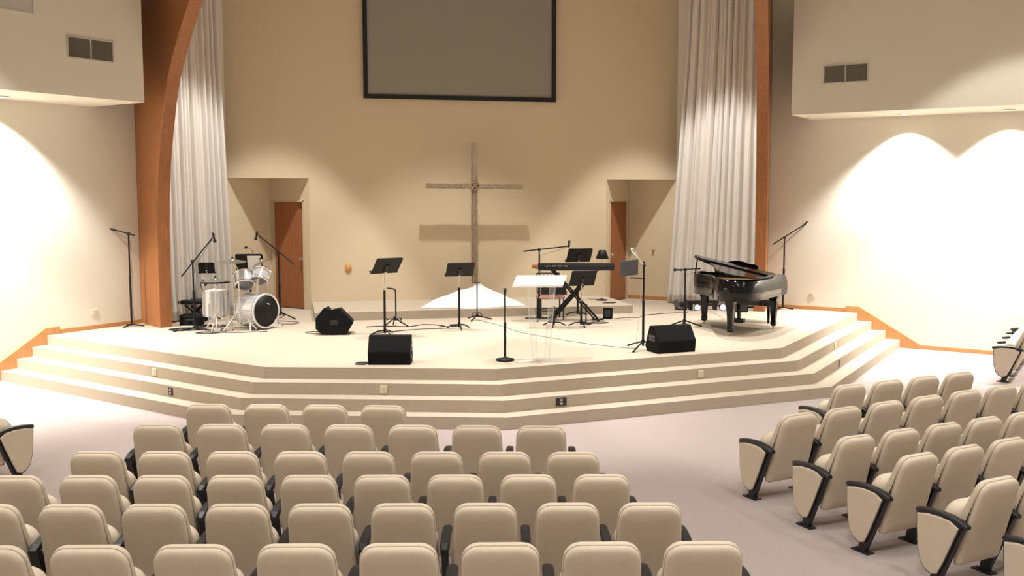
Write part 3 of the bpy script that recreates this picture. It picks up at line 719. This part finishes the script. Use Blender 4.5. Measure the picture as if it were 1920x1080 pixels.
def cymbal(t, o, r, tilt=(0, 0), name='cymbal'):
    ax = Vector((tilt[0], tilt[1], 1)).normalized()
    MB().lathe([(r, -.022), (r * .6, -.004), (r * .22, .006), (r * .18, .016), (r * .1, .026), (.008, .028), (.006, .024), (r * .1, .021), (r * .18, .012), (r * .22, .002), (r * .6, -.007), (r, -.025)], o, ax, 36).build(name, 'cymbal', t)
    MB().lathe([(.006, .02), (.016, .03), (.016, .055), (.006, .06)], o, ax, 10).build('felt_and_nut', 'rubber', t)
k = thing('bass_drum', 'silver bass drum with black front head carrying two toms', 'drum', (-3.81, -2.6, Z), CR)
ax = Vector((.84, -.543, 0)); fc = Vector((.10, -.06, .31))
drum(k, fc - ax * .44, ax, .27, .44, heads=('head', 'lacquer'), n=8)
MB().lathe([(.272, -.03), (.290, -.03), (.293, 0), (.290, .018), (.272, .018), (.272, -.03)], fc, ax, 36).build('front_hoop', 'silver', k)
MB().lathe([(0, .006), (.273, .006), (.273, .010), (0, .010)], fc, ax, 36).build('front_head', 'black', k)
b_ = MB()
for i in range(3): b_.box(fc + ax * .013 + Vector((.543 * (.03 + .02 * i), .84 * (.03 + .02 * i), .12 - .008 * i)), (.014, .014, .012))
b_.build('head_logo', 'paper', k)
for s in (-1, 1):
    sd_ = Vector((.543, .84, 0)) * s
    MB().tube([fc - ax * .08 + sd_ * .26 + Vector((0, 0, -.12)), fc + ax * .02 + sd_ * .36 + Vector((0, 0, -.295))], .011, 7).build('spur', 'chrome', k)
MB().tube([(-.06, .03, .56), (-.05, .03, .82)], .016, 8).build('tom_post', 'chrome', k)
MB().tube([(-.20, .06, .80), (-.05, .03, .82), (.06, .03, .84)], .013, 8).build('tom_arm', 'chrome', k)
tax = Vector((-.25, .55, .78)).normalized()
drum(k, Vector((-.29, .08, .81)) - tax * .10, tax, .155, .20, 'tom_', ('oval', 'head'), 6)
tax2 = Vector((.12, .55, .78)).normalized()
drum(k, Vector((-.01, .10, .88)) - tax2 * .09, tax2, .135, .18, 'tom_', ('oval', 'head'), 6)
t = thing('floor_tom', 'silver floor tom on three legs left of the bass drum', 'drum', (-4.57, -2.1, Z), CR)
drum(t, (.01, 0, .19), (0, 0, 1), .205, .42, n=8)
for i in range(3):
    a = .3 + 2 * PI * i / 3; c, s = math.cos(a), math.sin(a)
    MB().tube([(.01 + .225 * c, .225 * s, .40), (.01 + .23 * c, .23 * s, .10), (.01 + .27 * c, .27 * s, .015)], .009, 7).build('leg', 'chrome', t)
mic_body(t, (-.18, -.05, .80), (.35, .1, -.8), L=.12)
MB().tube([(-.19, -.05, .62), (-.22, -.05, .72), (-.18, -.05, .80)], .008, 6).build('mic_clamp', 'black', t)
t = thing('hi_hat_stand', 'hi-hat cymbals on a chrome stand in front of the floor tom', 'cymbal stand', (-4.5, -2.78, Z), CR)
stand_legs(t, .26, .30, a0=.5); MB().tube([(0, 0, .04), (0, 0, .90)], .011, 8).build('pole', 'chrome', t)
cymbal(t, (0, 0, .845), .235); cymbal(t, (0, 0, .825), .235, name='lower_cymbal')
MB().box((.1, .02, .02), (.09, .24, .016), Euler((.1, 0, .3))).build('foot_pedal', 'chrome', t)
t = thing('cymbal_stand', 'chrome stand with large crash cymbal above the toms', 'cymbal stand', (-4.14, -2.66, Z), CR)
stand_legs(t, .30, .34, a0=-.25); MB().tube([(0, 0, .03), (0, 0, .98)], .012, 8).build('pole', 'chrome', t)
MB().tube([(0, 0, .97), (-.09, 0, 1.15)], .009, 8).build('tilter', 'chrome', t); cymbal(t, (-.10, 0, 1.145), .225, (.03, -.06))
t = thing('cymbal_stand', 'chrome stand with small tilted cymbal beside the door', 'cymbal stand', (-3.74, -2.14, Z), CR)
stand_legs(t, .26, .30, a0=.9); MB().tube([(.04, 0, .03), (.04, 0, .9), (-.06, 0, 1.10)], .010, 8).build('pole', 'chrome', t); cymbal(t, (-.06, 0, 1.095), .17, (-.45, -.12))
t = thing('keyboard_bench', 'black padded bench on X legs left of the drums', 'bench', (-4.98, -1.25, Z), CR)
rings = []
for z_, ins in ((.31, .015), (.32, 0), (.365, 0), (.38, .02)): rings.append([(x, y, z_) for x, y in rrect(.265 - ins, -.15 + ins, .15 - ins, .03, .03)])
MB().loft(rings).build('seat_pad', 'rubber', t)
for y in (-.1, .1):
    for s in (-1, 1): MB().tube([(-s * .17, y, .02), (s * .17, y, .31)], .013, 8).build('leg', 'black', t)
for s in (-1, 1): MB().tube([(s * .17, -.16, .016), (s * .17, .16, .016)], .016, 8).build('foot_bar', 'black', t)
t = thing('equipment_case', 'low black equipment case at the foot of the left arch', 'case', (-4.98, -1.80, Z), CR)
MB().box((0, 0, .09), (.36, .22, .18)).build('case_body', 'blackf', t, bevel=.01)
MB().box((0, 0, .152), (.366, .226, .012)).build('lid_seam', 'rubber', t)
MB().tube([(-.06, -.115, .10), (-.05, -.14, .10), (.05, -.14, .10), (.06, -.115, .10)], .008, 6).build('handle', 'rubber', t)

# ------------------------------------------------------------------ grand piano (local +y runs to the tail, +x to the treble side)
PR = math.radians(134)
t = thing('grand_piano', 'glossy black grand piano with its lid propped low', 'piano', (4.07, -3.90, Z), PR)
def spline(pts, n=6):
    out = []
    for i in range(len(pts) - 1):
        p0 = Vector(pts[max(i - 1, 0)]); p1 = Vector(pts[i]); p2 = Vector(pts[i + 1]); p3 = Vector(pts[min(i + 2, len(pts) - 1)])
        for j in range(n):
            u = j / n; out.append(.5 * ((2 * p1) + (p2 - p0) * u + (2 * p0 - 5 * p1 + 4 * p2 - p3) * u * u + (3 * p1 - p0 - 3 * p2 + p3) * u ** 3))
    out.append(Vector(pts[-1])); return out
bent = spline([(-.72, -.02), (-.72, .5), (-.715, 1.0), (-.64, 1.27), (-.44, 1.41), (-.20, 1.36), (-.02, 1.14), (.12, .88), (.34, .68), (.56, .52), (.69, .30), (.72, .05), (.72, -.02)], 6)
def inset_open(pts, d):
    out = []
    for i, p in enumerate(pts):
        a = pts[max(i - 1, 0)]; b2 = pts[min(i + 1, len(pts) - 1)]; tt = (b2 - a).normalized(); out.append(p + Vector((tt.y, -tt.x)) * d)
    return out
inn = inset_open(bent, .045)
rings = []
for o_, i_ in zip(bent, inn): rings.append([(o_.x, o_.y, .56), (o_.x, o_.y, .90), (i_.x, i_.y, .90), (i_.x, i_.y, .56)])
MB().loft(rings).build('rim', 'lacquer', t, flat=False)
MB().prism([tuple(p) for p in inn], .56, .60).build('bottom_board', 'lacquer', t)
MB().prism([tuple(p) for p in inset_open(bent, .05)], .79, .81).build('iron_plate', 'gold', t)
m = MB()
for i in range(30):
    x = -.62 + i * .04; L_ = 1.15 if x < -.1 else max(.35, 1.05 - (x + .1) * 1.0)
    m.tube([(x, .2, .83), (x - .05, L_, .83)], .002, 4)
o = m.build('strings', 'chrome', t); o['kind'] = 'stuff'
for s in (-1, 1):
    q = [(-.02, .56), (-.02, .90), (-.12, .90), (-.24, .86), (-.32, .76), (-.33, .66), (-.30, .56)]
    MB().loft([[(s * .72, y, z) for y, z in q], [(s * .655, y, z) for y, z in q]], smooth=False).build('key_cheek', 'lacquer', t, bevel=.01)
MB().box((0, -.17, .60), (1.31, .30, .08)).build('key_bed', 'lacquer', t)
MB().box((0, -.19, .70), (1.30, .20, .05), Euler((.3, 0, 0))).build('key_cover', 'lacquer', t, bevel=.01)
MB().box((0, 0, .73), (1.35, .04, .33)).build('front_board', 'lacquer', t)
def pleg(x, y):
    l = MB().loft([[(x + a * w_, y + b2 * w_, z) for a, b2 in ((-1, -1), (1, -1), (1, 1), (-1, 1))] for w_, z in ((.036, .05), (.042, .07), (.042, .12), (.038, .13), (.056, .46), (.075, .52), (.085, .56))], smooth=False).build('leg', 'lacquer', t, bevel=.005)
    MB().lathe([(.022, -.012), (.026, -.01), (.026, .01), (.022, .012)], (x, y, .026), (1, 0, 0), 14).build('caster', 'brass', l)
    MB().lathe([(.012, .03), (.024, .045), (.024, .055)], (x, y, 0), (0, 0, 1), 12).build('caster_collar', 'brass', l)
pleg(.61, 0); pleg(-.61, 0); pleg(-.31, 1.16)
ly = MB()
for s in (-1, 1): ly.tube([(s * .05, .06, .56), (s * .05, .06, .12)], .014, 8)
ly.build('pedal_lyre', 'lacquer', t)
MB().box((0, .06, .10), (.26, .11, .07)).build('pedal_box', 'lacquer', t, bevel=.01)
for s in (-.06, 0, .06): MB().box((s, -.03, .085), (.024, .10, .012)).build('pedal', 'brass', t, bevel=.004)
# lid: hinged along the bass side (x = -.72)
LA = math.radians(10.5)
def lidp(x, y, z):
    dx = x + .72; return (-.72 + dx * math.cos(LA) - z * math.sin(LA), y, .905 + dx * math.sin(LA) + z * math.cos(LA))
lo = [p for p in inset_open(bent, -.015) if p.y > .34]
lo = [Vector((-.735, .34))] + lo + [Vector((.70, .34))]
MB().loft([[lidp(p.x, p.y, 0) for p in lo], [lidp(p.x, p.y, .024) for p in lo]], smooth=False).build('lid', 'lacquer', t, bevel=.005)
fl = [(-.735, .36), (.68, .36), (.50, .60), (-.735, .72)]
MB().loft([[lidp(x, y, .026) for x, y in fl], [lidp(x, y, .046) for x, y in fl]], smooth=False).build('folded_lid_front', 'lacquer', t, bevel=.005)
MB().tube([(.62, .42, .86), lidp(.60, .42, 0)], .012, 8).build('lid_prop', 'lacquer', t)
q = [(-.40, .0), (.36, .0), (.36, .13), (.28, .16), (.17, .165), (.08, .195), (-.04, .21), (-.16, .195), (-.24, .165), (-.34, .16), (-.40, .13)]
MB().loft([[(x, .16 + z * .25, .90 + z * 1.05) for x, z in q], [(x, .18 + z * .25, .90 + z * 1.05) for x, z in q]], smooth=False).build('music_desk', 'lacquer', t)
t = thing('piano_bench', 'black piano bench behind the piano keyboard', 'bench', (4.07 + .72 * .72, -3.90 + .695 * .72, Z), PR)
rings = []
for z_, ins in ((.36, .01), (.37, 0), (.41, 0), (.43, .03)): rings.append([(x, y, z_) for x, y in rrect(.37 - ins, -.17 + ins, .17 - ins, .03, .03)])
MB().loft(rings).build('seat_pad', 'rubber', t)
MB().box((0, 0, .33), (.70, .30, .06)).build('apron', 'lacquer', t)
for x in (-.32, .32):
    for y in (-.13, .13): MB().loft([[(x + a * w_, y + b2 * w_, z) for a, b2 in ((-1, -1), (1, -1), (1, 1), (-1, 1))] for w_, z in ((.016, 0), (.026, .34))], smooth=False).build('leg', 'lacquer', t)
# lights and boxes on the floor behind the piano
t = thing('light_bar', 'black light bar with two lit blue lamps behind the piano', 'stage light', (4.42, -1.72, Z), CR + .1)
MB().box((-.02, .12, .155), (.62, .07, .06)).build('bar', 'rubber', t, bevel=.008)
for x in (-.26, .22): MB().box((x, .12, .065), (.03, .20, .13)).build('support', 'black', t)
for x in (-.17, .33):
    h_ = MB().lathe([(.03, .10), (.055, .07), (.06, 0), (.055, -.005)], (x, -.03, .065), (0, 1, 0), 16).build('lamp_can', 'grey', t)
    MB().lathe([(0, 0), (.05, 0), (.05, .006), (0, .006)], (x, -.036, .065), (0, 1, 0), 16).build('lamp_lens', 'blue', h_)
t = thing('small_speaker', 'small grey tilted speaker at the foot of the right curtain', 'speaker', (4.02, -1.48, Z), CR + .45)
MB().loft([[(x, y, z) for y, z in ((-.10, .03), (.06, .03), (.10, .17), (-.03, .21))] for x in (-.11, .11)], smooth=False).build('cabinet', 'grey', t, bevel=.008)
MB().lathe([(0, 0), (.05, 0), (.055, .006), (.02, .012), (0, .012)], (-.04, -.075, .12), (0, -1, .35), 16).build('woofer', 'black', t)
for x in (-.08, .08): MB().box((x, 0, .016), (.03, .12, .032)).build('foot', 'rubber', t)
t = thing('amplifier', 'dark amplifier box on the floor between the piano legs', 'amplifier', (4.98, -2.0, Z), CR)
MB().box((0, 0, .10), (.30, .22, .19)).build('cabinet', 'blackf', t, bevel=.01)
MB().box((0, -.112, .08), (.26, .008, .12)).build('grille', 'grill', t)
MB().tube([(-.06, 0, .195), (-.05, 0, .215), (.05, 0, .215), (.06, 0, .195)], .008, 6).build('handle', 'rubber', t)

# ------------------------------------------------------------------ cables and papers
def cable(label, pts, m='rubber', r=.0055, z=Z + .006):
    q = spline([(x, y) for x, y in pts], 8); tb = MB().tube([(p.x, p.y, z) for p in q], r, 6).build('cable', m)
    tag(tb, label, 'cable', 'cables on the stage')
def coil(cx, cy, r, n, seed):
    r_ = random.Random(seed); return [(cx + r * (1 + r_.uniform(-.3, .3)) * math.cos(i * 1.1), cy + .55 * r * (1 + r_.uniform(-.3, .3)) * math.sin(i * 1.1)) for i in range(n)]
cable('tangled black cables in front of the left arch', coil(-5.0, -2.42, .24, 44, 2), r=.012)
cable('second tangle of black cables beside the equipment case', coil(-4.72, -2.05, .16, 30, 21), r=.012)
cable('black cable looped under the boom stand by the drums', coil(-4.62, -2.9, .16, 14, 4) + [(-4.2, -2.98), (-3.7, -2.95)])
cable('thin cable looping right of the bass drum', [(-3.55, -1.6), (-3.38, -1.72), (-3.2, -1.9), (-3.3, -2.1), (-3.5, -2.05)])
cable('black cable trailing from the left floor monitor', [(-2.35, -3.55), (-2.1, -3.6), (-1.8, -3.45), (-1.5, -3.3), (-1.2, -3.2), (-.9, -3.22), (-.65, -3.2)])
cable('cable looped left of the left floor monitor', [(-2.75, -3.45), (-2.95, -3.38), (-3.1, -3.2), (-2.95, -3.12), (-2.8, -3.2)])
cable('black cable bundle behind the music stands', [(-2.1, -2.75), (-1.8, -2.7), (-1.4, -2.85), (-1.1, -2.65), (-.8, -2.9), (-.9, -3.0), (-.55, -2.95), (-.7, -2.8), (-.45, -2.75)], r=.009)
cable('long thin cable crossing the stage behind the lectern', [(-.1, -2.25), (.12, -3.0), (.28, -3.9), (.55, -4.5), (.85, -5.1), (1.2, -5.6), (1.55, -5.95)], 'grey', .004)
cable('cable coil on the dais edge near the lamp', coil(2.62, -1.35, .12, 12, 9), z=.756)
cable('cables under the keyboard stand', coil(1.85, -3.05, .18, 16, 12), r=.005)
cable('cable lying right of the dais', [(2.3, -2.6), (2.55, -2.45), (2.8, -2.5), (3.0, -2.2), (3.6, -2.0), (4.0, -1.9)])
cable('short black cable at the middle floor monitor', [(-2.28, -6.3), (-2.42, -6.25), (-2.48, -6.4), (-2.36, -6.44), (-2.44, -6.33), (-2.30, -6.38)], r=.009)
cable('thin cable running under the piano', [(4.4, -2.0), (4.3, -2.7), (4.1, -3.2), (3.8, -3.1)], 'ventlite', .004)
for (x, y, a), lb in (((1.42, -6.14, .1), 'paper sheet on the floor beside the silver microphone stand'), ((-.25, -6.62, .4), 'dark-edged paper under the acrylic lectern')):
    o = MB().box((0, 0, .001), (.27, .10, .002)).build('paper_sheet', 'plate', loc=(x, y, Z + .002), rz=a); tag(o, lb, 'paper')
